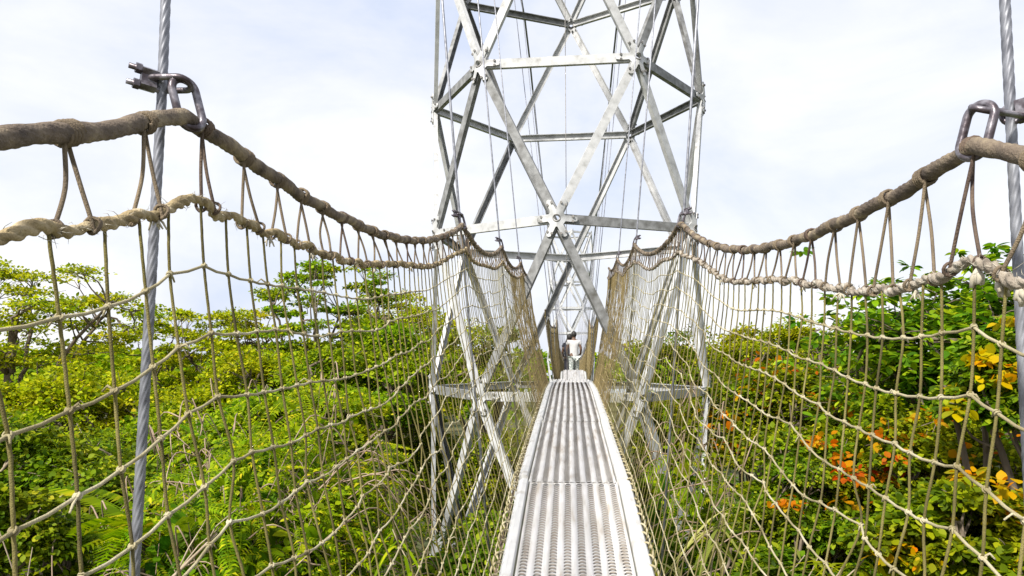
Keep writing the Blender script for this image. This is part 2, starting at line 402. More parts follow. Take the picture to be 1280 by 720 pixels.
# ------------------------------------------------------------------ hanger cables
main_z = lambda Y: np.interp(Y, [-3, 1.26, 4.65, 7.6, 10.5, 13.4], [6.2, 6.8, 8.0, 9.3, 10.8, 12.2])
def main_x(Y): return np.interp(Y, [-3, 1.3, 4.65, 7.6, 10.5, 13.4], [.75, .76, 1.30, 1.44, 1.6, 1.75])
def stadium(c, e1, e2, half, r, n=12):
    """closed loop: straight half-length `half` along e1, end radius r"""
    a = np.linspace(-np.pi / 2, np.pi / 2, n)
    top = c + half * e1 + r * (np.cos(a)[:, None] * e1 + np.sin(a)[:, None] * e2)
    b = np.linspace(np.pi / 2, 3 * np.pi / 2, n)
    bot = c - half * e1 + r * (np.cos(b)[:, None] * e1 + np.sin(b)[:, None] * e2)
    return np.concatenate([top, bot])
def hanger(k, side):
    y = HANGS[side][k]; near = k == 1
    z = float(rope_z(y, side)); zd = float(deck_z(y))
    hc = empty('hanger_cable', (0, 0, 0))
    xr = side * (SX + .057) if near else side * (SX + .02)
    if near: bot = np.array([side * .745 - (.02 if side < 0 else 0), y, zd - .3]); xr = side * (.727 if side < 0 else .757); top = np.array([side * (.735 if side < 0 else .79), y + (.02 if side < 0 else .06), float(main_z(y))]); bot[1] = top[1]
    else: bot = np.array([DX + side * .50, y, zd - .45]); top = np.array([side * main_x(y), y, float(main_z(y))])
    if near: y += .02 if side < 0 else .06
    mid = np.array([xr, y, z + .06])
    mb = MB()
    if near:
        P = resample([bot, mid], .006); P2 = resample([mid, top], .006)
        mb.add(*sweep(np.concatenate([P, P2[1:400]]), .0079, 32, 7, .13, .17)); mb.add(*sweep(P2[399:], .0079, 10))
    else: mb.add(*sweep([bot, mid, top], .008, 8))
    mb.build('wire_rope', M['steel'], hc)
    # clip on the cable: saddle, U-bolt, two nuts with threaded ends
    out = nrm(np.array([side * .8, -.75, .12])); e_up = np.array([0, 0, 1.]); e_s = nrm(np.cross(e_up, out))
    e_up = np.cross(out, e_s)
    c = np.array([xr, y, z + .066])
    def loc(a, b, d): return c + a * out + b * e_s + d * e_up
    sad = MB(); poly = [(-.019, -.011), (.019, -.011), (.021, .0), (.015, .012), (.006, .007), (-.006, .007), (-.015, .012), (-.021, 0)]
    sad.add(*prism(poly, loc(.010, 0, 0), out * .026, e_up, e_s))
    cl = sad.build('cable_clip', M['shackle'], hc, False)
    ub = MB(); a = np.linspace(-np.pi / 2, np.pi / 2, 11)
    for q in (-1,):
        arc = [loc(-.013 * math.cos(t_), 0, .0145 * math.sin(t_)) for t_ in a]
        ub.add(*sweep([loc(.058, 0, -.0145)] + arc + [loc(.058, 0, .0145)], .0052, 10))
    ub.build('u_bolt', M['shackle'], cl)
    for s in (-1, 1):
        nb = MB(); hexa = [(.0098 * math.cos(t_), .0098 * math.sin(t_)) for t_ in np.linspace(0, 2 * np.pi, 6, endpoint=False)]
        nb.add(*prism(hexa, loc(.037, 0, s * .0145), out * .010, e_up, e_s)); nb.build('nut', M['shackle'], cl, False)
    # shackle: bent rod ring round the handrail, joined to the clip by a link
    sh = MB(); ys_ = HANGS[side][k] + .012; A = np.array([side * (SX + .018), ys_, z + .070]); B = np.array([side * (SX - .006), ys_ + .004, z - .019])
    e1 = nrm(A - B); e2 = nrm(np.array([-side * .55, .83, 0])); e2 = nrm(e2 - e1 * (e1 @ e2))
    ln = np.linalg.norm(A - B) / 2
    sh.add(*sweep(stadium((A + B) / 2, e1, e2, ln - .022, .0225, 16), .0072, 12, closed=True))
    sk = sh.build('shackle', M['shackle'], hc)
    lk = MB(); A2 = np.array([side * (SX + .012), ys_, z + .062]); B2 = np.array([xr + side * .012, y - .004, z + .064])
    f1 = nrm(A2 - B2); f2 = nrm(np.cross(f1, [0, 0, 1.]) * .9 + np.array([0, 0, .45])); l2 = np.linalg.norm(A2 - B2) / 2
    lk.add(*sweep(stadium((A2 + B2) / 2, f1, f2, max(.004, l2 - .006), .0165, 12), .0058, 10, closed=True))
    lk.build('link_ring', M['shackle'], sk)
    return hc
ORD = {1: 'thick and nearest', 2: 'second nearest', 3: 'third nearest', 4: 'fourth nearest'}
for k in (1, 2, 3, 4):
    for s, wd in ((-1, 'left'), (1, 'right')):
        tag(hanger(k, s), f'wire hanger cable with shackle on the {wd} handrail rope, {ORD[k]} to the viewer', 'cable', 'hanger cables of the near span')
for s, wd in ((-1, 'left'), (1, 'right')):
    mb = MB(); yy = np.linspace(-3, 13.4, 24)
    mb.add(*sweep(np.stack([s * main_x(yy), yy, main_z(yy)], -1), .02, 10))
    tag(mb.build('suspension_cable', M['steel']), f'heavy suspension cable rising to the near tower top above the {wd} handrail', 'cable', 'main cables of the near span')

# ------------------------------------------------------------------ walkway
def plank(mb, y0, y1, zf, xf, slots=True, wd=.56, nb=8):
    """folded aluminium plank: smooth ribs between bands of raised louvres"""
    pit = wd / nb; band = .036
    step = .036; ny = max(2, int((y1 - y0) / step)); ys = np.linspace(y0, y1, ny + 1)
    zz = zf(ys); xx = xf(ys)
    half = (pit - band) / 2
    edges = []
    for k in range(nb):
        c = -wd / 2 + pit * (k + .5); edges.append((c - band / 2, c + band / 2))
    # ribs
    ribs = [(-wd / 2, edges[0][0])] + [(edges[k][1], edges[k + 1][0]) for k in range(nb - 1)] + [(edges[-1][1], wd / 2)]
    for a, b in ribs:
        prof = [(a, 0), (a + .006, .007), (b - .006, .007), (b, 0)]
        V = np.array([[(xx[i] + px, ys[i], zz[i] + pz) for px, pz in prof] for i in range(ny + 1)]).reshape(-1, 3)
        i = np.arange(ny)[:, None]; j = np.arange(3)[None]
        Q = np.stack([i * 4 + j, i * 4 + j + 1, (i + 1) * 4 + j + 1, (i + 1) * 4 + j], -1).reshape(-1, 4)
        mb.add(V, Q)
    pz_ = np.array([0, .0045, .006, .0045, 0])
    for a, b in edges:
        px = np.linspace(a, b, 5)
        if slots:
            # a louvre in every step: raised and open on the side facing the near end
            V = []; 
            i0 = ys[:-1] + .006; i1 = ys[:-1] + .0315
            for row, (yy, h, z0) in enumerate(((i0, 1., .0035), (i0 * .5 + i1 * .5, 1.15, .002), (i1, .15, -.002))):
                zr = zf(yy); xr = xf(yy)
                V.append(np.stack([np.stack([xr + px[q], yy, zr + h * pz_[q] + z0 * (0 < q < 4)], -1) for q in range(5)], 1))
            V = np.stack(V, 1)          # n, 3 rows, 5, 3
            n = V.shape[0]; base = np.arange(n)[:, None, None] * 15; r_ = np.arange(2)[None, :, None] * 5; j = np.arange(4)[None, None, :]
            Q = np.stack([base + r_ + j, base + r_ + j + 1, base + r_ + 5 + j + 1, base + r_ + 5 + j], -1).reshape(-1, 4)
            mb.add(V.reshape(-1, 3), Q)
        else:
            V = np.array([[(xx[i] + p, ys[i], zz[i] - .004) for p in (a, b)] for i in range(ny + 1)]).reshape(-1, 3)
            i = np.arange(ny); mb.add(V, np.stack([2 * i, 2 * i + 1, 2 * i + 3, 2 * i + 2], -1))

wk = empty('walkway', (0, 0, 0))
tag(wk, 'near walkway of ribbed aluminium planks with white side rails leading to the tower', 'walkway')
for i in range(1, len(DY) - 1):
    y0, y1 = DY[i] - .02, DY[i + 1] + .02
    lift = .004 * i
    tilt = [0, 0, .004, -.003, .002, 0][i]
    zf = lambda y, l=lift: np.interp(y, DY, DZ) + l
    xf = lambda y, s=tilt: DX + s + 0 * np.asarray(y, float)
    mb = MB(); plank(mb, y0, y1, zf, xf)
    # folded-down front lip
    yy = y0; z0 = float(zf(y0))
    mb.add(*box((DX + tilt, y0 - .002, z0 - .008), .56, .003, .018))
    p = mb.build('plank', M['alu'], wk)
    mb = MB(); ya = np.array([y0 + .03, (y0 + y1) / 2, y1 - .04])
    for a, b in zip(ya[:-1], ya[1:]):
        V = np.array([[DX - .27, a, zf(a) - .013], [DX + .27, a, zf(a) - .013], [DX + .27, b, zf(b) - .013], [DX - .27, b, zf(b) - .013]])
        mb.add(V, [[0, 1, 2, 3]])
    mb.build('added_slot_backing', M['slot_tone'], p)  # sheet added under the louvres so the open slots show a shaded mid-tone
    for s in (-1, 1):
        # side rail: folded channel standing just above the plank, rounded top
        w0 = .062 if s < 0 else .075
        a, b = y0 + .07, y1 - .05
        prof = [(0, -.07), (0, .022), (.006, .032), (w0 * .55, .036), (w0 - .008, .026), (w0, .014), (w0, -.07)]
        V = []
        for yy in (a, b):
            for (u, v) in prof: V.append((DX + tilt + s * (.286 + u), yy, float(zf(yy)) + v))
        n = len(prof); k = np.arange(n); k2 = (k + 1) % n
        Q = np.stack([k, k2, k2 + n, k + n], -1)
        mb = MB(); mb.add(V, Q, [k[::-1]], [k + n]); mb.build('side_rail', M['rail'], wk, False)
for s in (-1, 1):                                   # cord lashing the net to the rail edge
    y = np.arange(-.8, 12.8, .008)
    ph = y / .13 * 2 * np.pi + .8 * np.sin(y * 2.3)
    x = DX + s * (.366 + .024 * np.cos(ph)); z = deck_z(y) + .0 + .036 * np.sin(ph) + .004 * np.sin(y * 31)
    mb = MB(); mb.add(*sweep(np.stack([x, y, z], -1), .0058, 6, 0)); 
    mb.build('lashing_cord', M['hcord'], wk)
    mb = MB(); y = np.arange(-.8, 12.8, .02)
    mb.add(*sweep(np.stack([DX + s * (.374 + .006 * np.sin(y * 11)), y, deck_z(y) - .035 + .006 * np.sin(y * 17)], -1), .009, 6)); mb.build('foot_rope', M['rope_wrap'], wk)
mb = MB()
for y in np.arange(.6, 12.8, 1.0):
    mb.add(*box((DX, y, float(deck_z(y)) - .085), .72, .04, .03))
mb.build('cross_bars', M['galv'], wk)

# far span
FY = [12.95, 14.4, 15.7, 17.3, 18.8, 20.2, 21.5, 22.6, 24, 27, 32, 40, 50, 60, 68, 74]
FZ = [-.56, -.55, -.55, -.74, -.82, -.72, -.50, -.62, -1.0, -1.3, -1.5, -1.8, -1.8, -1.5, -1.1, -.7]
def far_z(y): return np.interp(y, FY, FZ)
def far_x(y): return np.interp(y, [12.9, 20, 40, 74], [.02, .10, .13, .14])
wf = empty('walkway', (0, 0, 0))
tag(wf, 'distant second walkway of ribbed planks beyond the tower, with two people on it', 'walkway')
for a, b in zip(np.arange(12.96, 73, 3.0), np.arange(15.96, 76, 3.0)):
    mb = MB(); plank(mb, a, min(b, 74), far_z, far_x, False); mb.build('plank', M['alu'], wf)
    for s in (-1, 1):
        mb = MB(); ys = np.linspace(a + .03, min(b, 74) - .03, 5)
        P = np.stack([far_x(ys) + s * .32, ys, far_z(ys) - .02], -1); mb.add(*sweep(P, .035, 4)); mb.build('side_rail', M['rail'], wf)
def far_net(s):
    wd = 'left' if s < 0 else 'right'
    y = np.arange(15.4, 74, .12)
    t = ((y - 13.0) % 3.0) / 3.0
    zr = far_z(y) + 1.46 - 4 * .10 * t * (1 - t)
    xr = far_x(y) + s * np.interp(y, [15, 20], [.55, .46])
    mb = MB(); mb.add(*sweep(np.stack([xr, y, zr], -1), .016, 6))
    tag(mb.build('handrail_rope', M['rope_top']), f'brown handrail rope of the distant span, on the {wd} side', 'rope', 'handrail ropes of the distant span')
    net = empty('rope_net'); tag(net, f'brown old rope net of the distant span, on the {wd} side', 'net', 'safety nets of the distant span')
    mb = MB(); mb.add(*sweep(np.stack([xr, y, zr - .14], -1), .012, 5)); mb.build('border_rope', M['oldnet'], net)
    zb = zr - .14; zd = far_z(y); xd = far_x(y) + s * .36
    vm, hm = MB(), MB(); T = np.linspace(0, 1, 6)
    for c in range(len(y)):
        P = np.stack([xr[c] + (xd[c] - xr[c]) * T ** 1.3, np.full(6, y[c]), zb[c] + (zd[c] - zb[c]) * T], -1)
        P = np.concatenate([[[xr[c], y[c] + (.03 if c % 2 else -.03), zr[c]]], P]); vm.add(*sweep(P, .004, 3))
    o = vm.build('vertical_cord', M['oldnet_dark'], net); o['kind'] = 'stuff'
    for k in range(1, 14):
        q = k / 13
        mb = MB(); mb.add(*sweep(np.stack([xr + (xd - xr) * q ** 1.3, y, zb + (zd - zb) * q + .006 * np.sin(y * 9 + k)], -1), .0045, 4)); mb.build('horizontal_cord', M['oldnet'], net)
def far_main(y): return 3.2 + 8.9 * ((44 - np.asarray(y, float)) / 30.6) ** 2
for s, wd in ((-1, 'left'), (1, 'right')):
    far_net(s)
    yy = np.linspace(13.4, 74.6, 50); mx_ = lambda y: s * np.interp(y, [13.4, 20, 30, 44, 74.6], [1.75, 1.2, .95, .75, 1.75]) + far_x(y)
    mb = MB(); mb.add(*sweep(np.stack([mx_(yy), yy, far_main(yy)], -1), .028, 6))
    tag(mb.build('suspension_cable', M['steel']), f'sagging suspension cable of the distant span, {wd} one', 'cable', 'main cables of the distant span')
    for k, y in enumerate(np.arange(16.0, 73, 3.0)):
        mb = MB(); zr = float(far_z(y)) + 1.46
        mb.add(*sweep([[far_x(y) + s * .4, y, float(far_z(y)) - .3], [far_x(y) + s * .47, y, zr], [float(mx_(y)), y, float(far_main(y))]], .009, 5))
        tag(mb.build('hanger_cable', M['steel']), f'thin hanger wire holding the {wd} handrail of the distant span', 'cable', f'{wd} hanger wires of the distant span')

# ------------------------------------------------------------------ towers
BB = MB(); BB.add(*prism([(.02 * math.cos(a), .02 * math.sin(a)) for a in np.linspace(0, 2 * np.pi, 6, endpoint=False)], [0, 0, 0], np.array([0, 0, .018]), np.array([1., 0, 0]), np.array([0, 1., 0])))
BOLT = BB.mesh('bolt', M['bolt'], False)
def make_tower(name, cx, cy, zoff, R, rot, label, bolts=True):
    t = empty(name, (cx, cy, zoff)); tag(t, label, 'tower', None)
    RZ = [-9.15, -6.3, -3.5, -.66, 1.94, 4.42, 6.95, 9.4, 11.9]
    odd = [1, 0, 1, 0, 1, 0, 1, 0, 1]
    nodes = []
    for z, o in zip(RZ, odd):
        a = np.radians(np.arange(6) * 60 + (30 if o else 0) + rot)
        nodes.append(np.stack([R * np.cos(a), R * np.sin(a), np.full(6, z)], -1))
    wC, fl, th = (.138, .075, .012) if bolts else (.2, .1, .02)
    Cp = [(-wC / 2, 0), (wC / 2, 0), (wC / 2, -fl), (wC / 2 - th, -fl), (wC / 2 - th, -th), (-wC / 2 + th, -th), (-wC / 2 + th, -fl), (-wC / 2, -fl)]
    def member(A, B, name, m, off, w=1.):
        d = B - A; Ln = np.linalg.norm(d); d = d / Ln
        mid = (A + B) / 2; n = np.array([mid[0], mid[1], 0]); n = nrm(n - d * (n @ d)); u = np.cross(n, d)
        mb = MB(); tr = .09
        mb.add(*prism(np.array(Cp) * [w, w], A + d * tr + n * off, d * (Ln - 2 * tr), u, n)); return mb.build(name, m, t, False)
    for r_ in range(len(RZ)):
        for k in range(6):
            member(nodes[r_][k], nodes[r_][(k + 1) % 6], 'ring_beam', M['galv_dark'] if bolts and (k * 7 + r_ * 3) % 5 < 2 else M['galv'], 0)
    for r_ in range(len(RZ) - 1):
        for k in range(6):
            a = nodes[r_][k]
            if odd[r_]: ks = (k, (k + 1) % 6)          # ring above is turned half a step back
            else: ks = (k, (k - 1) % 6)
            for q in ks: member(a, nodes[r_ + 1][q], 'brace', M['galv'] if not bolts or (k * 5 + q * 3 + r_) % 5 > 1 else M['galv_dark'], -.004, .95)
    nth = 60; th_ = np.linspace(0, 2 * np.pi, nth, endpoint=False)
    lob = np.radians([0, 180, 64, 116, 244, 296])
    dl = np.abs((th_[:, None] - lob[None] + np.pi) % (2 * np.pi) - np.pi)
    rr = .13 + .17 * np.exp(-(dl.min(1) / .24) ** 4)
    for r_ in range(len(RZ)):
        for k in range(6):
            P = nodes[r_][k]; n = nrm(np.array([P[0], P[1], 0])); u = np.array([-n[1], n[0], 0]); v = np.array([0, 0, 1.])
            def pt(uu, vv, d):
                kk = .27 + .30 * (uu * uu / (uu * uu + vv * vv + 1e-6)); return P + u * uu + v * vv + n * (d - abs(uu) * kk)
            f = [pt(rr[i] * math.cos(a), rr[i] * math.sin(a), .034) for i, a in enumerate(th_)]
            g = [pt(.036 * math.cos(a), .036 * math.sin(a), .034) for a in th_]
            fb = [p - n * .016 for p in f]; gb = [p - n * .05 for p in g]
            i = np.arange(nth); j = (i + 1) % nth
            mb = MB(); mb.add(np.array(f + g + fb + gb), np.concatenate([np.stack([i, j, j + nth, i + nth], -1), np.stack([i + 2 * nth, j + 2 * nth, j, i], -1), np.stack([i + nth, j + nth, j + 3 * nth, i + 3 * nth], -1)]))
            gp = mb.build('gusset_plate', M['galv'], t, False)
            if bolts and 3 <= r_ <= 7:
                for a in lob:
                    for sd_ in (.036, -.036):
                        uu = .235 * math.cos(a) - sd_ * math.sin(a); vv = .235 * math.sin(a) + sd_ * math.cos(a)
                        o = bpy.data.objects.new('bolt', BOLT); COL.objects.link(o); o.parent = gp
                        o.matrix_local = Matrix.Translation(pt(uu, vv, .034)) @ Vector(n).to_track_quat('Z', 'Y').to_matrix().to_4x4()
                ring = MB(); aa = np.linspace(0, 2 * np.pi, 20, endpoint=False)
                ring.add(*sweep(np.array([pt(.05 * math.cos(q), .05 * math.sin(q), .036) for q in aa]), .009, 6, closed=True)); ring.build('centre_ring', M['bolt'], gp)
    for k in range(6):
        P = nodes[0][k]; mb = MB(); mb.add(*box((P[0], P[1], P[2] - .35), .55, .55, .7)); mb.build('footing', M['concrete'], t, False)
    mb = MB(); mb.add(*sweep([[.0, R * .75, -6], [0, R * .75, 11.6]], .008, 5)); mb.build('earth_wire', M['bolt'], t)
    return t
make_tower('lattice_tower', -.05, 13.35, 0, 2.42, -3, 'tall six sided galvanised lattice tower that the near walkway passes through')
make_tower('lattice_tower', .14, 76.4, -.1, 2.37, 4, 'small looking distant lattice tower at the end of the second walkway', False)

# ------------------------------------------------------------------ people on the far span
def skin_mesh(name, chains, material, parent=None, sub=2):
    """chains: list of (points, radii); first point of the first chain is the root; equal points are welded"""
    bm = bmesh.new(); lay = bm.verts.layers.skin.verify(); idx = {}
    def vert(p, r):
        key = tuple(round(c, 4) for c in p)
        if key not in idx:
            v = bm.verts.new(p); v[lay].radius = (r, r) if np.isscalar(r) else r; idx[key] = v
            if len(idx) == 1: v[lay].use_root = True
        return idx[key]
    for pts, rs in chains:
        prev = None
        for p, r in zip(pts, rs):
            v = vert(p, r)
            if prev is not None and prev is not v and not bm.edges.get((prev, v)): bm.edges.new((prev, v))
            prev = v
    me = bpy.data.meshes.new(name); bm.to_mesh(me); bm.free()
    me.materials.append(material)
    o = bpy.data.objects.new(name, me); COL.objects.link(o)
    md = o.modifiers.new('Skin', 'SKIN'); md.use_smooth_shade = True
    ms = o.modifiers.new('Subdivision', 'SUBSURF'); ms.levels = sub; ms.render_levels = sub
    if parent: o.parent = parent
    return o
M['skin'] = noisy('skin', [(.10, .055, .035), (.14, .08, .05)], 20, 3, .55)
M['hair'] = noisy('hair', [(.008, .007, .006), (.02, .017, .015)], 60, 3, .6)
M['white_cloth'] = noisy('white_shirt', [(.42, .42, .43), (.52, .52, .53)], 8, 4, .9)
M['black_cloth'] = noisy('black_cloth', [(.010, .011, .018), (.03, .032, .045)], 10, 4, .9)
M['print_cloth'] = noisy('printed_trousers', [(.10, .14, .13), (.42, .46, .44), (.7, .7, .68)], 26, 3, .9, pos=[.35, .5, .65])
M['shoe'] = noisy('shoe', [(.02, .02, .02), (.06, .06, .06)], 20, 3, .7)
def person(x, y, z, shirt, legs, label, pack, h=1.70, sway=0):
    k = h / 1.7
    p = empty('person', (x, y, z)); tag(p, label, 'person', None); p.scale = (k, k, k); p.rotation_euler = (0, 0, sway)
    sh, el, ha = {}, {}, {}
    chains = [([(0, 0, .95), (0, .01, 1.12), (0, .02, 1.30), (0, .02, 1.42), (0, .02, 1.50)], [(.135, .1), (.12, .09), (.15, .10), (.12, .085), .05])]
    for s in (-1, 1):
        f = .07 * s
        chains.append(([(0, 0, .95), (s * .09, f * .4, .86), (s * .10, f * 1.6 + .02, .48), (s * .10, f * 1.5 - (.03 if s > 0 else .0), .09)], [(.135, .1), .085, .055, .038]))
        chains.append(([(s * .10, f * 1.5 - (.03 if s > 0 else .0), .09), (s * .105, f * 1.5 + .10, .035)], [.038, .032]))
        chains.append(([(0, .02, 1.42), (s * .175, .02, 1.41), (s * .235, -.01, 1.16), (s * .22, .14, 1.0), (s * .20, .2, .99)], [(.12, .085), .055, .042, .034, .036]))
    chains.append(([(0, .02, 1.50), (0, .035, 1.56), (0, .05, 1.63)], [.05, .07, .085]))
    skin_mesh('body', chains, M['skin'], p)
    tor = [([(0, 0, .84), (0, .01, 1.12), (0, .02, 1.30), (0, .02, 1.41), (0, .02, 1.45)], [(.16, .125), (.15, .115), (.175, .125), (.14, .11), .075])]
    for s in (-1, 1): tor.append(([(0, .02, 1.41), (s * .175, .02, 1.41), (s * .245, .005, 1.29)], [(.14, .11), .075, .068]))
    skin_mesh('shirt', tor, shirt, p)
    tr = []
    for s in (-1, 1):
        f = .07 * s
        tr.append(([(0, 0, .95), (s * .09, f * .4, .86), (s * .10, f * 1.6 + .02, .48), (s * .10, f * 1.5 - (.03 if s > 0 else .0), .10)], [(.155, .125), .105, .078, .065]))
    skin_mesh('trousers', tr, legs, p)
    mb = MB(); V = BALL_V * [.092, .105, .115] + [0, .04, 1.655]; Fk = BALL_F[(BALL_V[BALL_F].mean(1)[:, 2] > .1) | (BALL_V[BALL_F].mean(1)[:, 1] < -.15)]
    mb.add(V, Fk); mb.build('hair', M['hair'], p)
    for s in (-1, 1):
        mb = MB(); mb.add(BALL_V * [.045, .12, .04] + [s * .105, .07 * s * 1.5 + .07, .04], BALL_F); mb.build('shoe', M['shoe'], p)
        hb = MB()
        for q in range(4):
            b0 = np.array([s * .20 + (q - 1.5) * .018, .22, .985]); ln = [.065, .075, .07, .055][q]
            hb.add(*sweep([b0, b0 + [0, ln * .6, -.01], b0 + [0, ln, -.035]], [.009, .0085, .007], 6))
        b0 = np.array([s * .175, .195, .99]); hb.add(*sweep([b0, b0 + [-s * .03, .035, .005], b0 + [-s * .035, .06, -.01]], [.011, .009, .007], 6))
        hb.build('fingers', M['skin'], p)
    if pack:
        b = empty('shoulder_bag', (0, 0, 0)); b.parent = p
        mb = MB(); V = BALL_V.copy(); V = np.sign(V) * np.abs(V) ** .6 * [.17, .085, .24] + [0, -.17, 1.20]; mb.add(V, BALL_F); mb.build('pouch', M['black_cloth'], b)
        mb = MB()
        for s in (-1, 1): mb.add(*sweep(smooth_path([[s * .1, -.13, 1.42], [s * .12, .02, 1.50], [s * .12, .14, 1.38], [s * .13, .1, 1.1], [s * .12, -.12, 1.02]], 6), .018, 5))
        mb.build('strap', M['black_cloth'], b)
    return p
person(.14, 24.2, float(far_z(24.2)), M['white_cloth'], M['print_cloth'], 'person seen from behind in white shirt and printed trousers on the distant span', False, 1.62, .05)
person(.0, 25.4, float(far_z(25.4)), M['black_cloth'], M['black_cloth'], 'person in black with a dark backpack, half hidden by the person in white', True, 1.68, -.1)

# ------------------------------------------------------------------ ground, water, far wood
def sheet(name, x0, x1, y0, y1, n, zf, m):
    xs = np.linspace(x0, x1, n); ys = np.linspace(y0, y1, n); X, Y = np.meshgrid(xs, ys); Z = zf(X, Y)
    i = np.arange(n - 1)[:, None]; j = np.arange(n - 1)[None]
    Q = np.stack([i * n + j, i * n + j + 1, (i + 1) * n + j + 1, (i + 1) * n + j], -1).reshape(-1, 4)
    mb = MB(); mb.add(np.stack([X, Y, Z], -1), Q); return tag(mb.build(name, m), kind='structure')
def gz(X, Y):
    d = np.sqrt(X * X + Y * Y); return GROUND + .25 * np.sin(X * .31) * np.cos(Y * .27) * np.clip(d / 10, 0, 1) - np.clip((d - 120) / 60, 0, 1) * 1.5
sheet('ground', -3000, 3000, -3000, 3000, 301, gz, M['ground'])
mb = MB(); mb.add([[-3000, 170, GROUND - .6], [3000, 170, GROUND - .6], [3000, 3000, GROUND - .6], [-3000, 3000, GROUND - .6]], [[0, 1, 2, 3]])
tag(mb.build('lagoon', M['water']), kind='structure')

# ------------------------------------------------------------------ vegetation
LEAF6 = np.array([[0, 0, 0], [.34, .30, .06], [.38, .62, .07], [0, 1, -.02], [-.38, .62, .07], [-.34, .30, .06]])   # x: width, y: length
LEAF6_Q = np.array([[0, 1, 2, 3], [0, 3, 4, 5]])
def _fine():
    V, Q = [], []
    for i, (y, wd) in enumerate(((0, .03), (.14, .22), (.32, .36), (.52, .40), (.72, .31), (.88, .15), (1., .01))):
        z = .04 - .22 * (y - .25) ** 2
        V += [(-wd, y, z + .10 * wd), (0, y, z - .05 * wd), (wd, y, z + .10 * wd)]
        if i: b = 3 * i; Q += [[b - 3, b, b + 1, b - 2], [b - 2, b + 1, b + 2, b - 1]]
    return np.array(V), np.array(Q)
LEAFN, LEAFN_Q = _fine()
def place(tmpl, quads, P, D, Nn, size, aspect=1.):
    """copies of a leaf template at P, pointing along D with normal Nn"""
    D = nrm(D); S = nrm(np.cross(D, Nn)); U = np.cross(S, D)
    s = np.broadcast_to(np.asarray(size, float), (len(P),))[:, None, None]
    V = P[:, None] + s * (tmpl[None, :, 0:1] * aspect * S[:, None] + tmpl[None, :, 1:2] * D[:, None] + tmpl[None, :, 2:3] * U[:, None])
    n = tmpl.shape[0]
    Q = (quads[None] + (np.arange(len(P)) * n)[:, None, None]).reshape(-1, quads.shape[1])
    return V.reshape(-1, 3), Q
def rsphere(g, n):
    v = g.normal(0, 1, (n, 3)); return nrm(v)
def leaf_cloud(g, C, RC, per, size, flat=.6, aspect=.9, droop=.25, fine=False):
    n = len(C); idx = np.repeat(np.arange(n), per); size = size * g.uniform(.75, 1.25, n)[idx]
    d = rsphere(g, len(idx)); d[:, 2] = np.where(d[:, 2] < -.2, -d[:, 2] * .6, d[:, 2])
    r = g.uniform(.25, 1, len(idx)) ** .6
    P = C[idx] + d * (r * RC[idx])[:, None] * [1, 1, flat]
    D = d * [1, 1, .4] + g.normal(0, .5, (len(idx), 3)); D[:, 2] -= droop
    Nn = np.array([0, 0, 1.]) + g.normal(0, .45, (len(idx), 3)) + d * .35
    return place(LEAFN if fine else LEAF6, LEAFN_Q if fine else LEAF6_Q, P, D, Nn, size * g.uniform(.6, 1.25, len(idx)), aspect)

def rosettes(g, C, RC, per, size):
    """big leaves drooping round each shoot tip"""
    VV, QQ, k0 = [], [], 0
    for c, rc in zip(C, RC):
        m = int(per * g.uniform(.8, 1.2)); a = g.uniform(0, 2 * np.pi, m)
        lift = g.uniform(-.7, .6, m)
        D = np.stack([np.cos(a), np.sin(a), lift], -1)
        P = c + nrm(D) * (rc * .3) * g.uniform(.1, 1, (m, 1))
        V, Q = place(LEAFN, LEAFN_Q, P, D, np.array([0, 0, 1.]) + g.normal(0, .35, (m, 3)), size * g.uniform(.7, 1.2, m), .62)
        VV.append(V); QQ.append(Q + k0); k0 += len(V)
    return np.concatenate(VV), np.concatenate(QQ)

